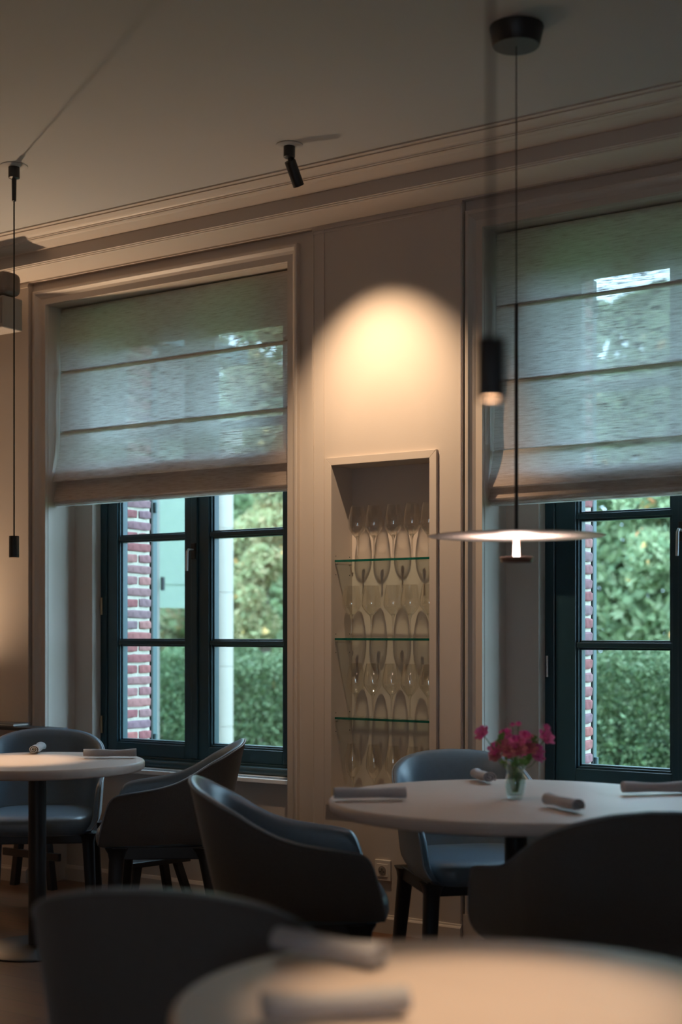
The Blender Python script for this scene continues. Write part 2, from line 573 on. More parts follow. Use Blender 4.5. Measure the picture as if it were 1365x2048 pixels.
# niche frame: four mitred battens
fw, fd = 0.034, 0.016
nf = empty('trim_5', (0.5 * (NX0 + NX1), 0, NZ0))
tag(nf, 'flat mitred frame around the lit glass niche', 'frame', kind='structure')
cx = 0.5 * (NX0 + NX1)
hw, hz = (NX1 - NX0) / 2, NZ1 - NZ0
def batten(p):
    return MB().prism(p, 'y', -fd, 0.002)
obj('frame_batten', batten([(-hw, 0), (-hw - fw, -fw), (-hw - fw, hz + fw), (-hw, hz)]), 'trim_paint', nf, bevel=0.0015)
obj('frame_batten', batten([(hw, 0), (hw + fw, -fw), (hw + fw, hz + fw), (hw, hz)]), 'trim_paint', nf, bevel=0.0015)
obj('frame_batten', batten([(-hw, hz), (hw, hz), (hw + fw, hz + fw), (-hw - fw, hz + fw)]), 'trim_paint', nf, bevel=0.0015)
obj('frame_batten', batten([(-hw, 0), (hw, 0), (hw + fw, -fw), (-hw - fw, -fw)]), 'trim_paint', nf, bevel=0.0015)

# ================================================================ WINDOWS
def window(n, W, gl, gr, label, hinge_z):
    root = empty('window_%d' % n, (0.5 * (W['fa'] + W['fb']), YW, ZSILL))
    tag(root, label, 'window', kind='structure')
    rx, ry, rz = root.location
    def P(name, mb, m='window_paint', par=root, **k):
        mb.v = [(a - rx, b - ry, c - rz) for a, b, c in mb.v]
        return obj(name, mb, m, par, **k)
    zb, zt = ZSILL + 0.02, 2.915
    mid = 0.5 * (gl[1] + gr[0])
    # fixed outer frame
    f = MB()
    f.box(W['fa'], W['fa'] + 0.045, YW - 0.008, YW + 0.085, zb, zt)
    f.box(W['fb'] - 0.045, W['fb'], YW - 0.008, YW + 0.085, zb, zt)
    f.box(W['fa'] + 0.045, W['fb'] - 0.045, YW - 0.008, YW + 0.085, zt - 0.045, zt)
    f.box(W['fa'] + 0.045, W['fb'] - 0.045, YW - 0.008, YW + 0.085, zb, zb + 0.035)
    P('outer_frame', f, bevel=0.004)
    # bull-nosed lower ledge
    g = []
    for k in range(9):
        a = -math.pi / 2 + k / 8 * math.pi
        g.append((YW - 0.022 - 0.020 * math.cos(a), ZSILL + 0.022 + 0.022 * math.sin(a)))
    g += [(YW + 0.02, ZSILL + 0.044), (YW + 0.02, ZSILL)]
    P('ledge', MB().prism(g, 'x', W['fa'], W['fb']), smooth=50)
    bars = (1.2405, 1.781, 2.320)
    for (ga, gb), (sa, sb) in ((gl, (W['fa'] + 0.045, mid)), (gr, (mid, W['fb'] - 0.045))):
        g0, g1 = 0.722, zt - 0.115
        s = MB()
        s.box(sa + 0.002, ga, YW, YW + 0.065, zb + 0.035, zt - 0.045)
        s.box(gb, sb - 0.002, YW, YW + 0.065, zb + 0.035, zt - 0.045)
        s.box(ga, gb, YW, YW + 0.065, zb + 0.035, g0)
        s.box(ga, gb, YW, YW + 0.065, g1, zt - 0.045)
        so = P('sash', s, bevel=0.003)
        # glazing bead: stepped profile round the glass
        e = MB()
        for o, d in ((0.010, 0.010), (0.018, 0.022)):
            e.box(ga, ga + o, YW + d, YW + 0.06, g0, g1)
            e.box(gb - o, gb, YW + d, YW + 0.06, g0, g1)
            e.box(ga, gb, YW + d, YW + 0.06, g0, g0 + o)
            e.box(ga, gb, YW + d, YW + 0.06, g1 - o, g1)
        P('glazing_bead', e, par=so, bevel=0.002)
        for zbar in bars:
            b = MB()
            b.box(ga, gb, YW + 0.006, YW + 0.060, zbar - 0.011, zbar + 0.011)
            b.box(ga, gb, YW + 0.018, YW + 0.060, zbar - 0.020, zbar + 0.020)
            P('glazing_bar', b, par=so, bevel=0.002)
        zs = (g0,) + bars + (g1,)
        for k in range(4):
            P('pane', MB().box(ga + 0.012, gb - 0.012, YW + 0.036, YW + 0.040, zs[k] + 0.012, zs[k + 1] - 0.012), 'window_glass', par=so)
    # meeting cover strip
    P('cover_strip', MB().box(mid - 0.028, mid + 0.012, YW - 0.012, YW, zb + 0.04, zt - 0.05), bevel=0.004)
    # lever handle
    hx = mid - 0.008
    h = P('handle_plate', MB().box(hx - 0.014, hx + 0.014, YW - 0.020, YW - 0.010, 1.66, 1.74), 'black_metal', bevel=0.003)
    P('lever', MB().tube([(hx, YW - 0.015, 1.705), (hx, YW - 0.055, 1.705), (hx - 0.002, YW - 0.062, 1.695), (hx - 0.004, YW - 0.062, 1.60)], 0.0065, 10), 'steel', par=h, smooth=60)
    for hz_ in (hinge_z, hinge_z - 0.62, hinge_z + 0.9):
        P('hinge', MB().lathe([(0.0, -0.045), (0.0065, -0.045), (0.0065, 0.045), (0.0, 0.045)], 10, (W['fa'] + 0.014, YW - 0.014, hz_)), 'brass' if n == 1 else 'steel', smooth=40)
    return root
window(1, W1, (-5.1032, -4.6453), (-4.4899, -4.0320), 'dark teal casement window nearest the left edge, brick seen through it', 1.43)
window(2, W2, (-2.5089, -2.0864), (-1.9740, -1.5520), 'dark teal casement window behind the disc lamp and flowers', 1.15)

# window boards with grille slots
def sill(n, W, label):
    root = empty('trim_%d' % n, (0.5 * (W['a'] + W['b']), 0.19, ZSILL))
    tag(root, label, 'window sill', kind='structure')
    L = (W['b'] - W['a']) / 2
    obj('board', MB().box(-L, L, -0.035, YW - 0.19 + 0.01, -0.016, 0.004), 'sill_wood', root, bevel=0.002)
    for k in range(3):
        y = -0.012 + k * 0.022
        obj('slot', MB().box(-L + 0.06, L - 0.06, y, y + 0.009, 0.002, 0.0052), 'slot_dark', root)
    return root
sill(6, W1, 'pale window board with long grille slots under the left window')
sill(7, W2, 'pale window board with long grille slots under the right window')

# ================================================================ OUTSIDE
# brick reveals of the outer wall
jambs = ((W1['fa'], 'L'), (-2.612, 'R'))
ow = MB()
for xj, _ in jambs:
    ow.box(xj - 0.03, xj + 0.010, YW + 0.09, YO - 0.006, 0.52, 2.95)
out_wall = tag(obj('wall_outside', ow, 'mortar'), 'red brick outer window reveals with pale mortar joints', 'wall', kind='structure')
brick_meshes = []
for L, seed in ((0.190, 1), (0.190, 2), (0.092, 3), (0.092, 4), (0.060, 5), (0.060, 6)):
    rr = random.Random(seed)
    mb = MB()
    n = 4
    rings = []
    for k in range(n + 1):
        y = -L / 2 + L * k / n
        e = 0.004 if k in (0, n) else 0.0
        j = lambda a: rr.uniform(-a, a)
        rings.append([(0, y, -0.0215), (0.0075 + j(0.0012) - e, y + j(0.001), -0.0215 + e + j(0.0024)), (0.010 + j(0.0015) - e, y, -0.014),
                      (0.010 + j(0.0015) - e, y, 0.014), (0.0075 + j(0.0012) - e, y + j(0.001), 0.0215 - e + j(0.0024)), (0, y, 0.0215)])
    mb.loft(rings)
    me = mb.mesh('brick')
    me.materials.append(MATS['brick'])
    brick_meshes.append((L, me))
for xj, side in jambs:
    z = 0.555
    k = 0
    while z < 2.94:
        lay = ((0.190, 0), (0.060, 4)) if k % 2 == 0 else ((0.092, 2), (0.190, 0))
        y = YO + random.uniform(-0.002, 0.002)
        for L, idx in lay:
            o = bpy.data.objects.new('brick', brick_meshes[idx + random.randint(0, 1)][1])
            COL.objects.link(o)
            o.parent = out_wall
            yc = y - L / 2
            o.location = (xj + 0.009, yc, z + random.uniform(-0.002, 0.002))
            o.rotation_euler = (random.uniform(-0.02, 0.02), 0, 0)
            y -= L + 0.016 + random.uniform(-0.002, 0.003)
        z += 0.0598
        k += 1

# folded-back shutters on the outer wall
for xj, lab, sg in ((W1['fa'], 'grey green outer shutter folded back beside the left window bricks', 0), (-2.612, 'grey green outer shutter folded back beside the right window bricks', 0)):
    s = empty('window_shutter', (xj - 0.24, YO + 0.04, 0.62))
    tag(s, lab, 'shutter', 'folded outer shutters')
    obj('leaf', MB().box(-0.25, 0.250, -0.018, 0.018, 0, 2.25), 'shutter', s, bevel=0.002)
    obj('stop_bar', MB().box(0.225, 0.252, -0.032, -0.018, 0, 2.25), 'black_metal', s)
    for z in (0.06, 1.33, 2.10):
        hp = obj('hinge_pin', MB().lathe([(0, 0), (0.011, 0), (0.011, 0.055), (0, 0.055)], 12, (0.256, -0.004, z)), 'shutter', s, smooth=40)

# ground
tag(obj('ground', MB().box(-60, 40, 0.69, 90, -0.32, -0.22), 'grass'), 'green lawn outside the windows', 'ground', kind='structure')

# garden wing seen through the left window
wg = empty('garden_wing', (-7.0, 2.2, -0.22))
tag(wg, 'glazed garden wing with a pale blind behind its glass, outside left window', 'building')
def wp(name, m, *b, par=wg, bevel=0):
    x0, x1, y0, y1, z0, z1 = b
    return obj(name, MB().box(x0 + 7.0, x1 + 7.0, y0 - 2.2, y1 - 2.2, z0 + 0.22, z1 + 0.22), m, par, bevel=bevel)
wp('wall', 'wing_render', -7.2, -7.0, 0.70, 2.62, -0.22, 3.4)
wp('lintel', 'wing_render', -7.2, -7.0, 2.62, 3.44, 2.75, 3.4)
wp('plinth', 'wing_render', -7.2, -7.0, 2.62, 3.44, -0.22, 0.10)
wp('roof', 'shutter', -9.5, -6.85, 0.70, 3.70, 3.4, 3.52)
wp('post', 'wing_render', -7.10, -6.98, 2.66, 2.80, 0.10, 2.75)
wp('post', 'shutter', -7.12, -6.98, 3.37, 3.46, 0.10, 2.75)
wp('rail', 'shutter', -7.06, -6.99, 2.80, 3.37, 0.10, 0.20)
wp('pane', 'window_glass', -7.035, -7.03, 2.80, 3.37, 0.20, 2.75)
wp('inner_wall', 'wing_dark', -9.0, -8.9, 0.9, 5.0, -0.2, 3.3)
bl = wp('blind', 'wing_blind', -7.09, -7.075, 2.78, 3.38, 1.475, 2.75)
for z in (1.66, 2.02, 2.36):
    obj('blind_seam', MB().box(-0.074, -0.068, 0.58, 1.18, z + 0.22 - 0.006, z + 0.22 + 0.006), 'wing_blind', wg)
lt = obj('latch', MB().box(0.03, 0.05, 0.60, 0.625, 1.60 + 0.22, 1.70 + 0.22), 'black_metal', wg)
cl = MB()
pr = [(0.0, 0.0), (0.083, 0.0)]
for z in (0.77, 1.24, 1.82, 2.32):
    pr += [(0.083, z - 0.005), (0.078, z - 0.002), (0.078, z + 0.002), (0.083, z + 0.005)]
pr += [(0.083, 2.97), (0.0, 2.97)]
cl.lathe(pr, 28)
cl.box(-0.11, 0.11, -0.11, 0.11, 2.97, 3.10)
tag(obj('stone_column', cl, 'stone_white', smooth=40, loc=(-6.99, 3.560, -0.22)), 'pale round stone column of drums standing outside the left window', 'column')

# foliage
def leaves(name, pts, size, m, parent=None, seed=0, droop=0.0, loc=None):
    rs = np.random.RandomState(seed)
    pts = np.asarray(pts, float)
    n = len(pts)
    d = rs.normal(size=(n, 3))
    d[:, 2] -= droop
    d /= np.linalg.norm(d, axis=1)[:, None]
    q = rs.normal(size=(n, 3))
    e = np.cross(d, q)
    e /= np.linalg.norm(e, axis=1)[:, None]
    nn = np.cross(d, e)
    s = size * rs.uniform(0.6, 1.35, (n, 1))
    v = np.empty((n, 4, 3))
    v[:, 0] = pts - d * s * 0.5
    v[:, 1] = pts + e * s * 0.27 + nn * s * 0.07
    v[:, 2] = pts + d * s * 0.5
    v[:, 3] = pts - e * s * 0.27 + nn * s * 0.07
    me = bpy.data.meshes.new(name)
    me.vertices.add(n * 4)
    me.vertices.foreach_set('co', v.ravel())
    me.loops.add(n * 4)
    me.loops.foreach_set('vertex_index', np.arange(n * 4, dtype=np.int32))
    me.polygons.add(n)
    me.polygons.foreach_set('loop_start', np.arange(0, n * 4, 4, dtype=np.int32))
    me.polygons.foreach_set('loop_total', np.full(n, 4, dtype=np.int32))
    me.update(calc_edges=True)
    me.validate()
    me.materials.append(MATS[m])
    o = bpy.data.objects.new(name, me)
    COL.objects.link(o)
    if parent: o.parent = parent
    if loc: o.location = loc
    return o

def crown_points(n, blobs, rs):
    """points near the surface of a set of ellipsoid clumps: (cx,cy,cz,rx,ry,rz)"""
    w_ = np.array([b[3] * b[5] for b in blobs])
    k = rs.choice(len(blobs), n, p=w_ / w_.sum())
    B = np.array(blobs)[k]
    d = rs.normal(size=(n, 3))
    d /= np.linalg.norm(d, axis=1)[:, None]
    rr = rs.uniform(0.62, 1.05, (n, 1)) ** 0.6
    return B[:, :3] + d * B[:, 3:6] * rr

def tree(loc, h, w_, m, label, seed, nleaf, leaf, blossoms=0, low=0.3):
    rs = np.random.RandomState(seed)
    root = empty('garden_tree', loc)
    tag(root, label, 'tree', 'trees behind the hedge')
    tr = MB()
    pts = [(0, 0, 0), (0.05, 0.02, h * 0.25), (-0.04, 0.05, h * 0.5), (0.03, 0, h * 0.8)]
    tr.tube(pts, [0.11, 0.09, 0.06, 0.02], 8)
    for k in range(7):
        a = rs.uniform(0, 6.28)
        z = h * rs.uniform(0.2, 0.6)
        tr.tube([(0, 0, z), (math.cos(a) * w_ * 0.3, math.sin(a) * w_ * 0.3, z + h * 0.12), (math.cos(a) * w_ * 0.6, math.sin(a) * w_ * 0.6, z + h * 0.2)], [0.045, 0.03, 0.01], 6)
    obj('trunk', tr, 'bark', root, smooth=60)
    blobs = []
    for k in range(44):
        t = rs.uniform(0, 1)
        z = h * (low + (1 - low) * t)
        rad = w_ * math.sqrt(max(0.08, 1 - (abs(t - 0.35) / 0.7) ** 2)) * rs.uniform(0.3, 0.85)
        a = rs.uniform(0, 6.28)
        s = rs.uniform(0.30, 0.62) * w_ * 0.7
        blobs.append((math.cos(a) * rad, math.sin(a) * rad * 0.7, z, s, s * 0.8, s * 0.8))
    leaves('foliage', crown_points(nleaf, blobs, rs), leaf, m, root, seed, 0.4)
    if blossoms:
        leaves('blossom', crown_points(blossoms, blobs, rs) + np.array([0, -0.05, 0]), leaf * 1.1, 'blossom_orange', root, seed + 1)
    return root

def hedge(name, x0, x1, y0, y1, h, n, leaf, m, label, seed, rise=0.0):
    rs = np.random.RandomState(seed)
    root = empty(name, ((x0 + x1) / 2, (y0 + y1) / 2, -0.22))
    tag(root, label, 'hedge')
    L, D = x1 - x0, y1 - y0
    st = MB()
    for k in range(int(L / 0.5)):
        x = -L / 2 + 0.25 + k * 0.5
        st.tube([(x, 0, 0), (x + 0.04, 0.03, h * 0.4), (x - 0.03, 0, h * 0.8)], [0.03, 0.022, 0.01], 6)
    obj('stems', st, 'bark', root)['kind'] = 'stuff'
    # dark inner twig mass, then leaves over the clipped surface
    u = rs.uniform(-0.5, 0.5, n) * L
    side = rs.uniform(0, 1, n)
    yy = np.where(side < 0.55, -D / 2 + rs.exponential(0.07, n), rs.uniform(-0.5, 0.5, n) * D)
    zz_ = np.where(side < 0.55, rs.uniform(0.02, 1, n) * (h + rise), h - rs.exponential(0.06, n))
    wob = 0.07 * np.sin(u * 2.3 + seed) + 0.05 * np.sin(u * 5.1) + 0.03 * np.sin(u * 11.7)
    wob = wob + rise * np.clip(-u / 4.0, 0, 1)
    dome = -0.16 * (2 * yy / D) ** 2
    zz_ = np.where(side < 0.55, np.minimum(zz_, h + wob + dome), zz_ + wob + dome)
    yy = yy + 0.05 * np.sin(u * 3.1 + zz_ * 4)
    P = np.stack([u, yy, np.clip(zz_, 0.02, None)], 1)
    leaves('foliage', P, leaf, m, root, seed, 0.1)
    P2 = np.stack([rs.uniform(-0.5, 0.5, n // 2) * L, rs.uniform(-0.36, 0.36, n // 2) * D, rs.uniform(0.05, 0.85, n // 2) * h], 1)
    leaves('inner_foliage', P2, leaf * 1.5, m, root, seed + 5)
    return root
hedge('clipped_hedge', -12.5, -1.0, 6.6, 7.9, 1.30, 42000, 0.06, 'leaf_hedge', 'dark green clipped hedge standing across the lawn outside', 3)
hedge('tall_hedge', -22.0, 4.0, 13.5, 14.6, 6.3, 110000, 0.19, 'leaf_pale', 'tall pale hedge far behind the garden trees', 9, 1.3)
TR = [(-15.9, 11.3, 5.4, 'leaf_olive', 'olive tree standing furthest left behind the hedge'),
      (-13.6, 10.4, 5.0, 'leaf_olive', 'orange-flecked tree behind the stone column'),
      (-11.4, 9.9, 5.6, 'leaf_yellow', 'yellow-green tree in the right panes of the left window'),
      (-9.3, 10.8, 6.2, 'leaf_pale', 'pale tree between the two windows'),
      (-7.3, 10.0, 5.3, 'leaf_pale', 'fresh green tree in the left panes of the right window'),
      (-5.3, 9.6, 6.4, 'leaf_pale', 'fresh green tree with orange blossoms behind the right window bars'),
      (-3.3, 10.2, 5.6, 'leaf_yellow', 'yellow-green tree behind the right window blind'),
      (-1.2, 10.6, 5.0, 'leaf_pale', 'pale tree furthest right behind the hedge')]
for i, (x, y, h, m, lab) in enumerate(TR):
    tree((x, y, -0.22), h, 0.80, m, lab, 20 + i, 22000, 0.12, 170 if i in (1, 2, 4, 5, 6) else 60, 0.12)

# ================================================================ BLINDS
def blind(name, W, label, zs, seed, sag):
    root = empty('roman_blind', (0.5 * (W['a'] + W['b']), 0.13, 2.965))
    tag(root, label, 'blind', 'linen roman blinds')
    rx, ry, rz = root.location
    hw_ = (W['b'] - W['a']) / 2 - 0.016
    nx = 40
    # profile: list of (y, z, half-width extra); panels hang between battens with a slight belly
    s1, s2, s3, fold1, fold2, low = zs
    segs = []
    def panel(za, zb_, ya, yb, belly):
        for k in range(9):
            t = k / 8
            segs.append((ya + (yb - ya) * t - belly * math.sin(math.pi * t), za + (zb_ - za) * t))
    panel(2.965, s1, 0.130, 0.128, 0.004)
    segs.append((0.140, s1 - 0.004)); segs.append((0.129, s1 - 0.010))
    panel(s1 - 0.010, s2, 0.128, 0.126, 0.006)
    segs.append((0.140, s2 - 0.004)); segs.append((0.126, s2 - 0.010))
    if s3:
        panel(s2 - 0.010, s3, 0.125, 0.118, 0.006)
        segs.append((0.130, s3 - 0.003)); segs.append((0.117, s3 - 0.008))
        panel(s3 - 0.008, fold1, 0.116, 0.074, -0.006)
    else:
        panel(s2 - 0.010, fold1, 0.125, 0.078, -0.012)
    # first fold turns under, goes back up, then lower layers
    for y, z in ((0.080, fold1 - 0.006), (0.092, fold1 - 0.003), (0.122, fold1 + 0.055), (0.130, fold1 + 0.060), (0.124, fold1 + 0.030)):
        segs.append((y, z))
    panel(fold1 + 0.030, fold2, 0.118, 0.084, -0.004)
    up = fold1 + 0.035
    for y, z in ((0.090, fold2 - 0.006), (0.104, fold2 + 0.004), (0.130, up), (0.134, up + 0.004), (0.122, up - 0.03), (0.094, fold2 - 0.012), (0.100, fold2 - 0.016),
                 (0.136, up - 0.01), (0.140, up - 0.006), (0.128, up - 0.04), (0.100, low + 0.008), (0.106, low + 0.003), (0.142, up - 0.02), (0.146, up - 0.016),
                 (0.130, low + 0.02), (0.116, low)):
        segs.append((y, z))
    mb = MB()
    rings = []
    rr = random.Random(seed)
    ph = rr.uniform(0, 6)
    for i in range(nx + 1):
        t = i / nx * 2 - 1
        row = []
        for y, z in segs:
            flare = 0.012 * max(0, (2.2 - z)) / 0.3 * (1 if z < 2.2 else 0)
            flare = min(flare, 0.014)
            dz = sag * (math.sin(2.1 * t + ph) * 0.004 + 0.004 * t * t) * (1 if z < s1 + 0.1 else 0.0)
            dy = 0.003 * math.sin(5 * t + z * 7 + ph) * min(1, (2.96 - z) * 3)
            row.append((t * (hw_ + flare), y - ry + dy, z - rz + dz))
        rings.append(row)
    mb.loft(rings, caps=False, closed=False)
    obj('fabric', mb, 'blind_fabric', root, smooth=50)
    obj('head_rail', MB().box(-hw_, hw_, 0.012, 0.040, -0.022, 0.008), 'trim_paint', root, bevel=0.002)
    for s in [q for q in (s1, s2, s3) if q]:
        obj('batten', MB().box(-hw_ + 0.01, hw_ - 0.01, 0.008, 0.011, s - 0.016 - rz, s + 0.002 - rz), 'trim_paint', root)
    obj('cord', MB().tube([(-hw_ - 0.003, 0.006, 0), (-hw_ - 0.004, 0.004, -0.5), (-hw_ - 0.006, -0.004, low - rz + 0.1)], 0.0016, 6), 'piping', root)
    return root
blind('b1', W1, 'linen roman blind on the window nearest the left edge', (2.647, 2.337, None, 2.075, 1.970, 1.942), 3, 1.0)
blind('b2', W2, 'linen roman blind on the window behind the disc lamp', (2.665, 2.352, 2.060, 1.900, 1.852, 1.822), 8, 1.0)

# ================================================================ GLASS NICHE
SHZ = (1.6095, 1.2646, 0.9153)
for z, nm in zip(SHZ, ('top', 'middle', 'bottom')):
    s = empty('glass_shelf', (cx, ND / 2, z))
    tag(s, '%s green-edged glass shelf in the lit wall niche' % nm, 'shelf', 'glass shelves in the niche')
    obj('pane', MB().box(-hw + 0.002, hw - 0.002, -ND / 2 + 0.012, ND / 2 - 0.002, -0.005, 0.004), 'shelf_glass', s)
    obj('front_edge', MB().box(-hw + 0.002, hw - 0.002, -ND / 2 + 0.009, -ND / 2 + 0.012, -0.0055, 0.0045), 'shelf_edge', s, label='dark green front edge of the glass')
    for sx in (-1, 1):
        for y in (-ND / 2 + 0.022, ND / 2 - 0.022):
            obj('shelf_pin', MB().lathe([(0, -0.006), (0.004, -0.006), (0.004, 0.006), (0, 0.006)], 10).mesh('shelf_pin'), 'steel', s, loc=(sx * (hw - 0.006), y, -0.0115), rot=(0, R(90), 0))
ph_ = MB()
for z in SHZ:
    for dz in (-0.06, 0.022):
        for y in (0.02, ND - 0.022):
            ph_.lathe([(0, -0.001), (0.0022, -0.001), (0.0022, 0.0012), (0, 0.0012)], 8)
            k = len(ph_.v) - 32
            ph_.v[k:] = [(NX0 + b[2] + 0.0004, y + b[0], z + dz + b[1]) for b in ph_.v[k:]]
# peg holes belong to the niche frame piece of the setting
pho = obj('peg_holes', ph_, 'slot_dark', nf)
pho.location = (-cx, 0, -NZ0)
pho['kind'] = 'stuff'

def glass_parts(h, bowl_h, rmax, rrim, base_r):
    st = h - bowl_h
    foot = MB().lathe([(0.0, 0.0), (base_r, 0.0), (base_r, 0.0012), (base_r * 0.5, 0.003), (0.006, 0.008), (0.0038, 0.02)], 36)
    stem = MB().lathe([(0.0038, 0.02), (0.0034, st * 0.5), (0.0036, st - 0.022), (0.0055, st - 0.010), (0.0075, st - 0.003), (0.0080, st + 0.003), (0.0, st + 0.005)], 20)
    pr = []
    N = 22
    pts, _ = catmull([(0.0065, -0.006), (rmax * 0.55, 0.012), (rmax * 0.93, bowl_h * 0.26), (rmax, bowl_h * 0.40), (rmax * 0.92, bowl_h * 0.66), (rrim, bowl_h)], N)
    outer = [(p[0], st + p[1]) for p in pts]
    inner = [(max(p[0] - 0.0011, 0.0), st + p[1] + (0.006 if i == 0 else 0.0)) for i, p in enumerate(pts)]
    bowl = MB().lathe(outer + inner[::-1], 40)
    return foot.mesh('foot', 60), stem.mesh('stem', 60), bowl.mesh('bowl', 60)
GK = {'tulip': glass_parts(0.238, 0.136, 0.0405, 0.0285, 0.036), 'wide': glass_parts(0.232, 0.130, 0.0425, 0.031, 0.037), 'slim': glass_parts(0.235, 0.150, 0.036, 0.024, 0.034)}
for k in GK:
    for me in GK[k]:
        me.materials.append(MATS['wine_glass_thick' if me.name.startswith('stem') else 'wine_glass'])
ords = ('first', 'second', 'third', 'fourth', 'fifth')
rows = [(SHZ[0] + 0.0042, 'tulip', 'top shelf', (-3.4470, -3.3578, -3.2622, -3.1632, -3.0800)),
        (SHZ[1] + 0.0042, 'wide', 'middle shelf', (-3.4760, -3.3760, -3.2650, -3.1720, -3.0780)),
        (SHZ[2] + 0.0042, 'tulip', 'bottom shelf', (-3.4600, -3.3660, -3.2730, -3.1730, -3.0820)),
        (NZ0, 'slim', 'niche floor', (-3.4760, -3.3640, -3.2600, -3.1660, -3.0800))]
for z, kd, nm, xs in rows:
    for i, x in enumerate(xs):
        g = empty('wine_glass', (x, ND / 2 + random.uniform(-0.008, 0.004), z), random.uniform(0, 6))
        tag(g, 'clear stemmed wine glass, %s from the left on the %s' % (ords[i], nm), 'wine glass', 'wine glasses in the niche')
        for nme, me in zip(('foot', 'stem', 'bowl'), GK[kd]):
            o = bpy.data.objects.new(nme, me)
            COL.objects.link(o)
            o.parent = g

# ================================================================ CHAIRS
def make_chair():
    root = empty('shell_armchair')
    ZB = 0.385
    half = [(0.0, -0.262, .815), (0.10, -0.260, .809), (0.17, -0.246, .788), (0.225, -0.208, .744), (0.256, -0.150, .694), (0.268, -0.085, .657),
            (0.274, -0.015, .634), (0.277, 0.06, .620), (0.277, 0.12, .611), (0.276, 0.165, .603)]
    front = [(0.275, 0.190, .592), (0.2745, 0.208, .570), (0.274, 0.222, .535), (0.2735, 0.236, .485), (0.273, 0.250, .430), (0.2725, 0.258, .395)]
    hp, _ = catmull(half, 40)
    fp, _ = catmull([half[-1]] + front, 16)
    hp = np.vstack([hp, fp[1:]])
    L = hp.copy(); L[:, 0] *= -1
    pl = np.vstack([L[::-1][:-1], hp])          # left front -> back -> right front
    n = len(pl)
    nor = []
    for i in range(n):
        t = pl[min(i + 1, n - 1), :2] - pl[max(i - 1, 0), :2]
        t = t / np.linalg.norm(t)
        nor.append(np.array([t[1], -t[0]]))
    nor = np.array(nor)
    def lean(i):
        back = max(0.0, -nor[i][1])
        return 0.030 + 0.072 * back ** 1.5
    NV = 12
    rings_out, rings_in, rim = [], [], []
    for i in range(n):
        x, y, h = pl[i]
        col, cin = [], []
        full = 0.43
        th = 0.026 + 0.010 * max(0.0, -nor[i][1])
        for k in range(NV + 1):
            v = k / NV
            z = ZB + (h - ZB) * v
            q = (z - ZB) / full
            off = lean(i) * q ** 0.9 - 0.030 * max(0, 1 - q / 0.16) ** 2
            p = np.array([x, y]) + nor[i] * off
            col.append((p[0], p[1], z))
            pi_ = p - nor[i] * th * (1.0 if v < 0.93 else 0.86)
            cin.append((pi_[0], pi_[1], z - (0.006 if k == NV else 0) * min(1, (h - ZB) / 0.1)))
        o2, i2 = np.array(col[-1]), np.array(cin[-1])
        m1 = o2 * 0.82 + i2 * 0.18; m1[2] = o2[2] + 0.007 * min(1, (h - ZB) / 0.1)
        m2 = o2 * 0.40 + i2 * 0.60; m2[2] = o2[2] + 0.007 * min(1, (h - ZB) / 0.1)
        rings_out.append(col + [tuple(m1)])
        rings_in.append([tuple(m1), tuple(m2)] + cin[::-1])
        rim.append((col[-1][0] + nor[i][0] * 0.001, col[-1][1] + nor[i][1] * 0.001, col[-1][2] + 0.003))
    shell = MB().loft(rings_out, caps=False, closed=False)
    obj('outer_shell', shell, 'fabric', root, smooth=80)
    lin = MB().loft(rings_in, caps=False, closed=False)
    # close the front ends
    obj('inner_lining', lin, 'leather', root, smooth=80)
    obj('piping', MB().tube(rim, 0.0032, 6), 'piping', root, smooth=180)
    # seat cushion: superellipse pad
    def outline(sc, n_=48):
        o = []
        for k in range(n_):
            a = 2 * math.pi * k / n_
            ca, sa = math.cos(a), math.sin(a)
            e = 0.42
            px = 0.252 * sc * math.copysign(abs(ca) ** e, ca)
            py = 0.258 * sc * math.copysign(abs(sa) ** e, sa) + 0.022
            if py < -0.05:
                px *= 1 - 0.22 * min(1, (-0.05 - py) / 0.2) ** 1.5
            o.append((px, py))
        return o
    prof = [(0.90, .372), (0.985, .378), (1.01, .400), (1.01, .425), (0.99, .443), (0.94, .454), (0.80, .461), (0.5, .465), (0.15, .466)]
    cu = MB().loft([[(p[0], p[1], z) for p in outline(s)] for s, z in prof])
    obj('seat_cushion', cu, 'leather', root, smooth=60)
    # wooden base frame
    f = MB()
    f.box(-0.235, 0.235, 0.170, 0.205, 0.330, 0.378)
    f.box(-0.220, 0.220, -0.215, -0.180, 0.330, 0.385)
    f.box(-0.250, -0.215, -0.200, 0.200, 0.330, 0.383)
    f.box(0.215, 0.250, -0.200, 0.200, 0.330, 0.383)
    f.box(-0.215, 0.215, -0.18, 0.17, 0.366, 0.376)
    obj('base_frame', f, 'black_wood', root, bevel=0.006, bseg=3)
    for sx in (-1, 1):
        for (ya, yb, wt, wb) in ((0.178, 0.198, 0.068, 0.054), (-0.190, -0.258, 0.068, 0.052)):
            rings = []
            for t in (0, 0.05, 0.12, 0.35, 0.7, 1.0):
                z = 0.378 * (1 - t)
                wd = wt + (wb - wt) * t + (0.036 * max(0, 1 - t / 0.12) ** 2)
                xc = sx * (0.228 + 0.020 * t)
                yc = ya + (yb - ya) * t
                hw2, hd = wd * 0.42, wd * 0.5
                r_ = []
                for k in range(12):
                    a = 2 * math.pi * k / 12
                    r_.append((xc + hw2 * math.copysign(abs(math.cos(a)) ** 0.5, math.cos(a)), yc + hd * math.copysign(abs(math.sin(a)) ** 0.5, math.sin(a)), z))
                rings.append(r_)
            obj('leg', MB().loft(rings), 'black_wood', root, smooth=50)
    return root
def place(o, xy, deg, label, first=False):
    """deg: heading of the chair's front, world degrees"""
    o.location = (xy[0], xy[1], 0)
    o.rotation_euler = (0, 0, R(deg - 90))
    tag(o, label, 'armchair', 'shell armchairs')
ch = make_chair()
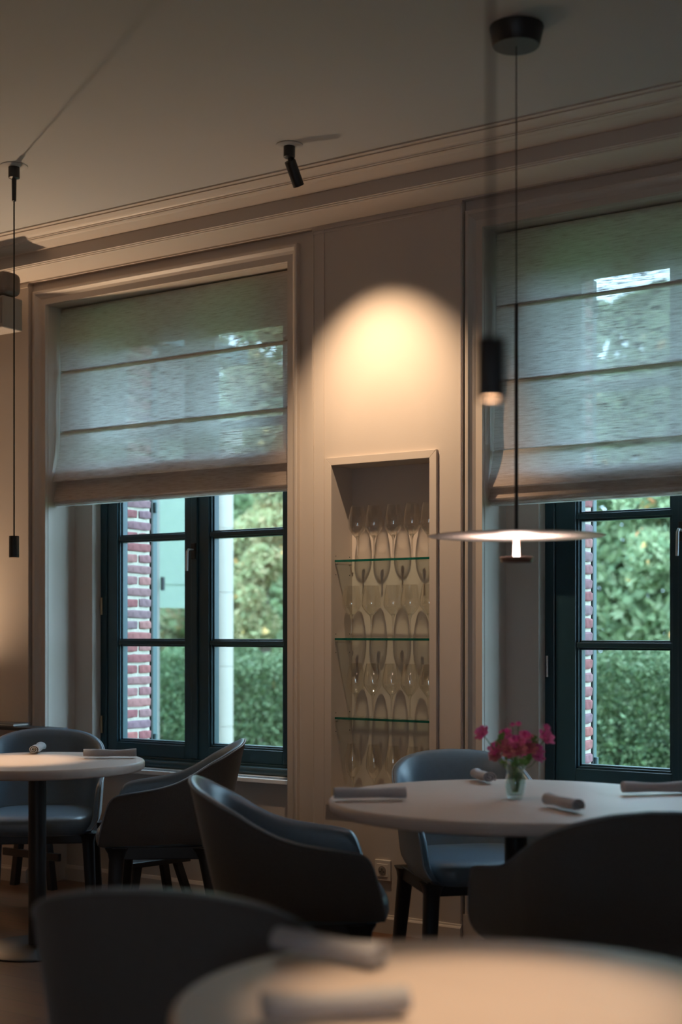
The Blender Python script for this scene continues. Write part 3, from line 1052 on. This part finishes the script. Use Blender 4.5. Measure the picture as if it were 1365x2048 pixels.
spots = [((-2.725, -1.375), 38, 'shell armchair left of the flower table, seen from its side'),
         ((-1.690, -1.385), 140, 'dark shell armchair with its back to the camera at the flower table'),
         ((-2.592, -0.401), -44, 'shell armchair facing the camera behind the flower table, under the niche'),
         ((-4.150, -0.420), -143, 'shell armchair under the left window, turned towards the small round table'),
         ((-4.885, -0.440), -50, 'shell armchair at the left edge, facing the camera behind the small round table'),
         ((-1.917, -2.878), 113.8, 'large blurred shell armchair in the left foreground')]
for i, (xy, d, lab) in enumerate(spots):
    place(ch if i == 0 else copy_tree(ch), xy, d, lab)

# ================================================================ TABLES
def table(xy, r, label):
    t = empty('round_table', (xy[0], xy[1], 0))
    tag(t, label, 'table', 'round pedestal tables')
    z = 0.769
    th = 0.038
    pr = [(0.0, z - th), (r - 0.012, z - th), (r - 0.004, z - th + 0.004), (r - 0.001, z - th + 0.010), (r, z - 0.012), (r - 0.002, z - 0.005), (r - 0.008, z), (0.0, z)]
    obj('tabletop', MB().lathe(pr, 96), 'table_top', t, smooth=35)
    obj('post', MB().lathe([(0.0, 0.02), (0.036, 0.02), (0.036, z - th), (0.0, z - th)], 32), 'black_metal', t, smooth=40)
    obj('mounting_plate', MB().lathe([(0.0, z - th - 0.008), (0.13, z - th - 0.008), (0.13, z - th - 0.0005), (0.0, z - th - 0.0005)], 32), 'black_metal', t, smooth=40)
    b = 0.24
    obj('base_plate', MB().lathe([(0.0, 0.0), (b, 0.0), (b, 0.006), (b - 0.01, 0.011), (0.06, 0.022), (0.0, 0.022)], 48), 'black_metal', t, smooth=40)
    return t
T1, T2, T3 = (-4.271, -1.060), (-2.049, -1.146), (-0.962, -3.405)
table(T1, 0.437, 'small round beige table under the thin pendant at the left edge')
table(T2, 0.595, 'large round beige table carrying the flower vase')
table(T3, 0.442, 'blurred round table in the foreground lit by a warm pool')

# ================================================================ NAPKINS
def roll_mesh(L, r, seed):
    rr = random.Random(seed)
    mb = MB()
    turns, n = 2.6, 70
    def sec(t):
        a = t * turns * 2 * math.pi
        rad = r * (0.16 + 0.84 * t)
        return rad * math.cos(a), rad * 0.80 * math.sin(a)
    base = [sec(k / n) for k in range(n + 1)]
    thick = r * 0.13
    inn = []
    for k in range(n + 1):
        x, y = base[k]
        d = math.hypot(x, y) or 1
        s = max(0.0, (d - thick)) / d
        inn.append((x * s, y * s))
    loop = base + inn[::-1]
    p1, p2 = rr.uniform(0, 6), rr.uniform(0, 6)
    rings = []
    for j in range(19):
        u = j / 18
        dz = 0.06 * r * math.sin(u * 5 + p1) + (0.16 * r * (u - 0.55) ** 2 * 4)
        sc = 1.0 + 0.07 * math.sin(u * 9 + p2) - 0.10 * math.sin(math.pi * u)
        ring = []
        for (y, z) in loop:
            ring.append((-L / 2 + L * u, y * sc, max(z * sc + dz * 0.4, -0.80 * r) + 0.80 * r))
        rings.append(ring)
    mb.loft(rings, caps=False)
    m2 = len(loop)
    # end caps as strips between outer and inner spiral
    for base_i in (0, 18 * m2):
        for k in range(n):
            a, b, c2, d2 = base_i + k, base_i + k + 1, base_i + 2 * n + 1 - (k + 1), base_i + 2 * n + 1 - k
            mb.f.append((a, b, c2, d2))
    return mb
nap = [((-4.558, -0.783), 127, 0.188, 0.025, 'rolled grey napkin pointing at the camera on the small left table'),
       ((-4.110, -0.802), 40, 0.218, 0.025, 'rolled grey napkin lying at the right rim of the small left table'),
       ((-2.405, -1.449), 40, 0.226, 0.027, 'rolled grey napkin at the left rim of the flower table'),
       ((-2.368, -0.774), 136, 0.155, 0.027, 'rolled grey napkin lying left of the flower vase'),
       ((-1.717, -0.783), 44, 0.244, 0.027, 'rolled grey napkin at the right edge on the flower table'),
       ((-1.800, -1.333), 147, 0.165, 0.027, 'rolled napkin peeking over the dark chair back on the flower table'),
       ((-1.292, -3.306), -4, 0.211, 0.027, 'blurred rolled napkin at the far rim of the foreground table'),
       ((-1.087, -3.592), 48, 0.202, 0.027, 'blurred rolled napkin nearest the camera on the foreground table')]
for i, (xy, d, L, r, lab) in enumerate(nap):
    o = obj('rolled_napkin', roll_mesh(L, r, i), 'napkin', None, smooth=60, loc=(xy[0], xy[1], 0.7692), rot=(0, 0, R(d)))
    tag(o, lab, 'napkin', 'rolled napkins')

# ================================================================ FLOWERS
vx, vy = T2[0] - 0.004, T2[1] + 0.004
v = empty('flower_vase', (vx, vy, 0.7692))
tag(v, 'small waisted glass vase of water on the flower table', 'vase')
vp, _ = catmull([(0.022, 0.0), (0.026, 0.004), (0.031, 0.022), (0.0335, 0.045), (0.0305, 0.066), (0.0275, 0.080), (0.029, 0.092), (0.0345, 0.105)], 26)
outer = [(p[0], p[1]) for p in vp]
inner = [(p[0] - 0.0028, max(p[1], 0.010)) for p in vp]
obj('vase_body', MB().lathe([(0.0, 0.0)] + outer + inner[::-1] + [(0.0, 0.010)], 40), 'vase_glass', v, smooth=60)
obj('water', MB().lathe([(0.0, 0.011), (0.020, 0.011), (0.0265, 0.024), (0.029, 0.045), (0.0265, 0.060), (0.0, 0.060)], 32), 'vase_water', v, smooth=60)
bq = empty('flower_bouquet', (vx, vy, 0.7692))
tag(bq, 'bunch of pink and magenta garden flowers standing in the small vase', 'flowers')
rf = random.Random(5)
def petal_cluster(c, r, n, seed, size):
    rs = np.random.RandomState(seed)
    d = rs.normal(size=(n, 3))
    d /= np.linalg.norm(d, axis=1)[:, None]
    return np.array(c) + d * r * rs.uniform(0.4, 1, (n, 1))
def bloom(c, r, npet, tilt, seed):
    """one open flower: cupped petals round a centre"""
    mb = MB()
    rr = random.Random(seed)
    ax = Vector(tilt).normalized()
    u = ax.orthogonal().normalized()
    w2 = ax.cross(u)
    for ring, (rad, lift, k0) in enumerate(((1.0, 0.25, 0.0), (0.68, 0.55, 0.5))):
        for k in range(npet):
            a = 2 * math.pi * (k + k0) / npet + rr.uniform(-0.15, 0.15)
            dr = u * math.cos(a) + w2 * math.sin(a)
            tn = ax.cross(dr)
            c0 = Vector(c)
            hw3 = r * rad * 0.42
            tip = c0 + dr * r * rad + ax * r * lift
            mid = c0 + dr * r * rad * 0.6 + ax * r * lift * 0.30
            mb.add([c0, mid + tn * hw3 * 0.9, mid - tn * hw3 * 0.9, tip + tn * hw3 * 0.7 + ax * r * rr.uniform(-0.1, 0.15), tip - tn * hw3 * 0.7 + ax * r * rr.uniform(-0.1, 0.15), tip + dr * r * 0.12],
                   [(0, 1, 2), (1, 3, 4, 2), (3, 5, 4)])
    return mb
cr, cu_ = Vector((0.8307, 0.5567, 0)), Vector((0, 0, 1))
def bpos(a, b, d=0.0):       # a along the table's long view axis, b up, d depth
    return cr * a + cu_ * b + Vector((-0.5567, 0.8307, 0)) * d
heads = [(-0.105, .205, 0, .026, 'petal_pink'), (0.098, .190, .01, .030, 'petal_pink'), (-0.062, .155, .0, .026, 'petal_pink'), (-0.035, .168, -.01, .024, 'petal_dusty'),
         (0.0, .178, -.015, .026, 'petal_pink'), (0.030, .190, 0, .026, 'petal_pink'), (-0.028, .200, .02, .022, 'petal_pink'), (0.008, .155, -.03, .026, 'petal_dusty'),
         (-0.020, .145, -.03, .024, 'petal_dusty'), (0.045, .158, -.01, .026, 'petal_dusty'), (0.066, .150, 0, .026, 'petal_pink'), (0.072, .128, 0, .022, 'petal_pink'),
         (-0.062, .132, .0, .022, 'petal_dusty'), (0.030, .138, .03, .024, 'petal_pink'), (-0.012, .168, .035, .024, 'petal_pink'), (0.010, .235, 0, .010, 'petal_pink'),
         (-0.008, .232, .01, .009, 'petal_pink'), (0.100, .222, .01, .014, 'petal_pink')]
for i, (a, b, d, r, m) in enumerate(heads):
    c = bpos(a, b, d)
    st = obj('stem', MB().tube([bpos(a * 0.08, 0.02, d * 0.1), bpos(a * 0.25, 0.09, d * 0.3), bpos(a * 0.7, b * 0.8, d * 0.8), c], 0.0014, 5), 'stem_green', bq)
    tl_ = Vector((a * 6 * 0.83 + 0.3, a * 6 * 0.55 - 0.6, 0.7))
    obj('bloom', bloom(c, r, 6, tl_, i), m, st)
rs_ = np.random.RandomState(2)
lp = []
for a, b, d in ((-0.045, .175, 0), (0.045, .175, 0), (0.02, .12, -.02), (-0.03, .12, -.02), (0.05, .135, 0), (0.06, .18, .01), (-0.05, .19, 0), (0, .115, .02)):
    for k in range(5):
        q = bpos(a + rs_.uniform(-.012, .012), b + rs_.uniform(-.015, .015), d + rs_.uniform(-.01, .01))
        lp.append(tuple(q))
obj_l = leaves('leaf', lp, 0.034, 'leaf_fresh', bq, 4)
obj_l['kind'] = 'stuff'

# ================================================================ LAMPS
def slim_pendant(xy, zb, label, energy, sized):
    p = empty('slim_pendant', (xy[0], xy[1], CEIL))
    tag(p, label, 'pendant lamp', 'slim cylinder pendants')
    k = zb - CEIL
    obj('ceiling_plate', MB().lathe([(0.0, 0.0), (0.056, 0.0), (0.056, -0.003), (0.050, -0.006), (0.0, -0.006)], 36), 'ceiling_paint', p, smooth=40)
    obj('ceiling_cup', MB().lathe([(0.0, -0.006), (0.023, -0.006), (0.023, -0.050), (0.010, -0.055), (0.0085, -0.145), (0.0, -0.147)], 24), 'black_metal', p, smooth=40)
    obj('cable', MB().tube([(0, 0, -0.145), (0, 0, k + 0.086)], 0.0030, 8), 'cable', p, smooth=60)
    obj('lamp_cylinder', MB().lathe([(0.0, k + 0.088), (0.0195, k + 0.088), (0.0205, k + 0.086), (0.0205, k), (0.0175, k), (0.0170, k + 0.012), (0.0, k + 0.012)], 32), 'black_metal', p, smooth=40)
    obj('bulb', MB().lathe([(0.0, k + 0.004), (0.0168, k + 0.004), (0.0168, k + 0.007), (0.0, k + 0.007)], 24), 'bulb', p)
    spot('pendant_light', (xy[0], xy[1], zb - 0.004), (xy[0], xy[1], 0), energy, sized, 0.75, 0.012, WARM, p)
    return p
slim_pendant((-4.368, -1.096), 1.602, 'slim black cylinder pendant on a long cable at the left edge', 26, 46)
slim_pendant((-0.951, -3.397), 1.629, 'blurred black cylinder pendant with glowing tip in the foreground', 27, 50)

# disc pendant over the flower table
dx_, dy_ = -2.044, -1.153
dl = empty('disc_pendant', (dx_, dy_, CEIL))
tag(dl, 'pendant lamp with a flat white disc shade over the flower table', 'pendant lamp')
zd = 1.600 - CEIL
obj('canopy', MB().lathe([(0.0, 0.0), (0.086, 0.0), (0.0865, -0.004), (0.074, -0.058), (0.071, -0.061), (0.0, -0.061)], 48), 'black_metal', dl, smooth=40)
obj('cable', MB().tube([(0, 0, -0.06), (0, 0, zd + 0.72)], 0.0022, 8), 'cable', dl, smooth=60)
obj('rod', MB().lathe([(0.0, zd + 0.735), (0.006, zd + 0.735), (0.006, zd + 0.012), (0.0, zd + 0.012)], 16), 'black_metal', dl, smooth=40)
obj('shade_disc', MB().lathe([(0.0, zd + 0.0145), (0.05, zd + 0.013), (0.14, zd + 0.006), (0.278, zd + 0.0012), (0.2805, zd), (0.278, zd - 0.001), (0.0, zd - 0.0005)], 96), 'lamp_white', dl, smooth=40)
obj('stem', MB().lathe([(0.0, zd), (0.007, zd), (0.0105, zd - 0.006), (0.0105, zd - 0.072), (0.0, zd - 0.072)], 20), 'lamp_white', dl, smooth=40)
obj('led_module', MB().lathe([(0.0, zd - 0.072), (0.045, zd - 0.072), (0.047, zd - 0.066), (0.053, zd - 0.066), (0.054, zd - 0.068), (0.050, zd - 0.084), (0.0, zd - 0.087)], 48), 'lamp_module', dl, smooth=40)
obj('led_ring', MB().lathe([(0.018, zd - 0.0715), (0.042, zd - 0.0715), (0.042, zd - 0.0705), (0.018, zd - 0.0705), (0.018, zd - 0.0715)], 40), 'led', dl)

# adjustable ceiling spot in front of the niche
sx_, sy_ = -3.280, -0.671
sp = empty('ceiling_spotlight', (sx_, sy_, CEIL))
tag(sp, 'black swivel spotlight hanging from the ceiling before the niche', 'spotlight')
obj('ceiling_plate', MB().lathe([(0.0, 0.0), (0.053, 0.0), (0.053, -0.004), (0.047, -0.007), (0.0, -0.007)], 40), 'ceiling_paint', sp, smooth=40)
obj('holder', MB().lathe([(0.0, -0.007), (0.023, -0.007), (0.023, -0.048), (0.018, -0.052), (0.0, -0.052)], 28), 'black_metal', sp, smooth=40)
ax = Vector((0.02, 0.56, -0.83)).normalized()
pv = Vector((0, 0, -0.056))
q = Vector((0, 0, -1)).rotation_difference(ax)
hd = MB().lathe([(0.0, 0.0), (0.021, 0.0), (0.0225, -0.002), (0.0225, -0.102), (0.019, -0.102), (0.018, -0.094), (0.0, -0.094)], 32)
hd.v = [tuple(q @ Vector(p) + pv + ax * 0.006) for p in hd.v]
obj('lamp_head', hd, 'black_metal', sp, smooth=40)
jn = MB().tube([(0, 0, -0.050), tuple(pv + ax * 0.012)], 0.008, 10)
obj('joint', jn, 'black_metal', sp, smooth=40)
lp_ = Vector((sx_, sy_, CEIL)) + pv + ax * 0.112
spot('spot_light', tuple(lp_), tuple(lp_ + Vector((0.02, 0.54, -0.84))), 88, 70, 0.9, 0.022, WARM, sp)

# table lamp on the side table, just outside the left edge
tl0 = empty('table_lamp', (-6.20, -0.080, 0.8132))
tag(tl0, 'small lamp with a drum shade on the black side table beyond left edge', 'table lamp')
obj('base', MB().lathe([(0.0, 0.0), (0.050, 0.0), (0.050, 0.010), (0.012, 0.016), (0.0, 0.016)], 32), 'black_metal', tl0, smooth=40)
obj('stem', MB().lathe([(0.0, 0.014), (0.006, 0.014), (0.006, 0.11), (0.0, 0.11)], 16), 'black_metal', tl0, smooth=40)
obj('shade', MB().lathe([(0.066, 0.09), (0.056, 0.22)], 40), 'lamp_shade', tl0, smooth=60)
obj('bulb', MB().lathe([(0.0, 0.11), (0.012, 0.112), (0.022, 0.135), (0.018, 0.155), (0.0, 0.162)], 20), 'bulb', tl0, smooth=60)
pl = bpy.data.lights.new('table_lamp_light', 'POINT')
pl.energy = 130
pl.color = WARM
pl.shadow_soft_size = 0.03
plo = bpy.data.objects.new('table_lamp_light', pl)
COL.objects.link(plo)
plo.parent = tl0
plo.location = (0, 0, 0.185)

# two unseen ceiling spots added for warm fill, bounced off the out-of-view walls
def fill_spot(x, y, aim, label, energy):
    t = empty('ceiling_spotlight', (x, y, CEIL))
    tag(t, label, 'spotlight')
    av = Vector(aim).normalized()
    qq = Vector((0, 0, -1)).rotation_difference(av)
    obj('ceiling_plate', MB().lathe([(0.0, 0.0), (0.053, 0.0), (0.053, -0.004), (0.047, -0.007), (0.0, -0.007)], 40), 'ceiling_paint', t, smooth=40)
    obj('holder', MB().lathe([(0.0, -0.007), (0.023, -0.007), (0.023, -0.048), (0.018, -0.052), (0.0, -0.052)], 28), 'black_metal', t, smooth=40)
    h = MB().lathe([(0.0, 0.0), (0.021, 0.0), (0.0225, -0.002), (0.0225, -0.102), (0.019, -0.102), (0.018, -0.094), (0.0, -0.094)], 32)
    h.v = [tuple(qq @ Vector(p) + pv + av * 0.006) for p in h.v]
    obj('lamp_head', h, 'black_metal', t, smooth=40)
    lo = Vector((x, y, CEIL)) + pv + av * 0.112
    spot('spot_light', tuple(lo), tuple(lo + av), energy, 90, 1.0, 0.022, WARM, t)
fill_spot(-6.80, -4.2, (-0.40, 0, -0.9), 'added black swivel fill spotlight washing the side wall left of the room', 90)
fill_spot(-1.0, -7.0, (0, -0.42, -0.9), 'added black swivel fill spotlight washing the wall behind the camera', 130)

# ================================================================ SMALL THINGS
# wall socket
so = empty('wall_socket', (-3.2632, 0, 0.2687))
tag(so, 'pale wall socket low on the wall between the chairs', 'socket')
obj('cover_plate', MB().box(-0.040, 0.040, -0.010, 0.0, -0.045, 0.045), 'socket_white', so, bevel=0.003)
obj('insert', MB().box(-0.0275, 0.0275, -0.0125, -0.009, -0.0275, 0.0275), 'socket_white', so, bevel=0.001)
wl = MB().lathe([(0.0, 0.0), (0.0195, 0.0), (0.0195, 0.0015), (0.0, 0.0015)], 24)
wl.v = [(a, -0.0125 - c, b) for a, b, c in wl.v]
obj('well', wl, 'grey_box', so)
for px_ in (-0.0095, 0.0095):
    h = MB().lathe([(0.0, 0.0), (0.003, 0.0), (0.003, 0.001), (0.0, 0.001)], 10)
    h.v = [(a + px_, -0.0140 - c, b - 0.006) for a, b, c in h.v]
    obj('hole', h, 'slot_dark', so)
ep = MB().tube([(0, -0.012, 0.010), (0, -0.020, 0.010)], 0.0028, 10)
obj('earth_pin', ep, 'steel', so)

# black step stool near the wall
def stool(loc, rz, label):
    s = empty('step_stool', (loc[0], loc[1], 0), rz)
    tag(s, label, 'stool')
    obj('seat', MB().box(-0.175, 0.175, -0.088, 0.088, 0.194, 0.220), 'black_wood', s, bevel=0.004)
    for sx in (-1, 1):
        for sy in (-1, 1):
            rings = []
            for t in (0, 1):
                xc, yc, z = sx * (0.115 + 0.055 * t), sy * (0.058 + 0.030 * t), 0.194 * (1 - t)
                rings.append([(xc - 0.020, yc - 0.016, z), (xc + 0.020, yc - 0.016, z), (xc + 0.020, yc + 0.016, z), (xc - 0.020, yc + 0.016, z)])
            obj('leg', MB().loft(rings), 'black_wood', s, bevel=0.003)
    return s
stool((-4.530, -0.075), R(76), 'low black wooden step stool behind the chair under the left window')

# black side table with trestle legs, menus on top
ct = empty('console_table', (-5.60, -0.075, 0))
tag(ct, 'black trestle side table against the wall at the left edge', 'side table')
obj('tabletop', MB().box(-0.85, 0.455, -0.060, 0.070, 0.795, 0.813), 'black_wood', ct, bevel=0.003)
for x_ in (0.285, -0.60):
    for s in (-1, 1):
        rings = []
        for t in (0, 1):
            xc = x_ + s * (0.015 + 0.120 * t)
            z = 0.795 * (1 - t)
            rings.append([(xc - 0.018, -0.02, z), (xc + 0.018, -0.02, z), (xc + 0.018, 0.02, z), (xc - 0.018, 0.02, z)])
        obj('leg', MB().loft(rings), 'black_wood', ct, bevel=0.003)
    obj('crossbar', MB().box(x_ - 0.20, x_ + 0.20, -0.024, -0.004, 0.150, 0.188), 'black_wood', ct, bevel=0.002)
mn = empty('menu_folder', (-5.51, -0.072, 0.8132), 0)
tag(mn, 'dark menu folder lying on the black side table', 'menu')
obj('cover', MB().box(-0.16, 0.11, -0.055, 0.06, 0.012, 0.016), 'menu', mn, bevel=0.001)
obj('pages', MB().box(-0.15, 0.10, -0.05, 0.055, 0.004, 0.012), 'socket_white', mn)
obj('back_cover', MB().box(-0.16, 0.11, -0.055, 0.06, 0.0, 0.004), 'menu', mn, bevel=0.001)

# wall unit high at the left edge
wu = empty('wall_unit', (-5.30, 0, 2.92))
tag(wu, 'grey box unit under a rounded cowl high on the wall at left edge', 'wall unit')
obj('cowl', MB().box(-0.62, 0.060, -0.34, -0.22, 0.035, 0.150), 'grey_box_dark', wu, bevel=0.030, bseg=4)
obj('bracket', MB().box(-0.58, -0.50, -0.26, 0.0, 0.06, 0.10), 'grey_box_dark', wu, bevel=0.004)
obj('cabinet', MB().box(-0.62, 0.040, -0.33, -0.20, -0.130, 0.030), 'grey_box', wu, bevel=0.008, bseg=3)
obj('grille', MB().box(-0.61, 0.030, -0.333, -0.329, -0.110, 0.018), 'grey_box_dark', wu, bevel=0.002)
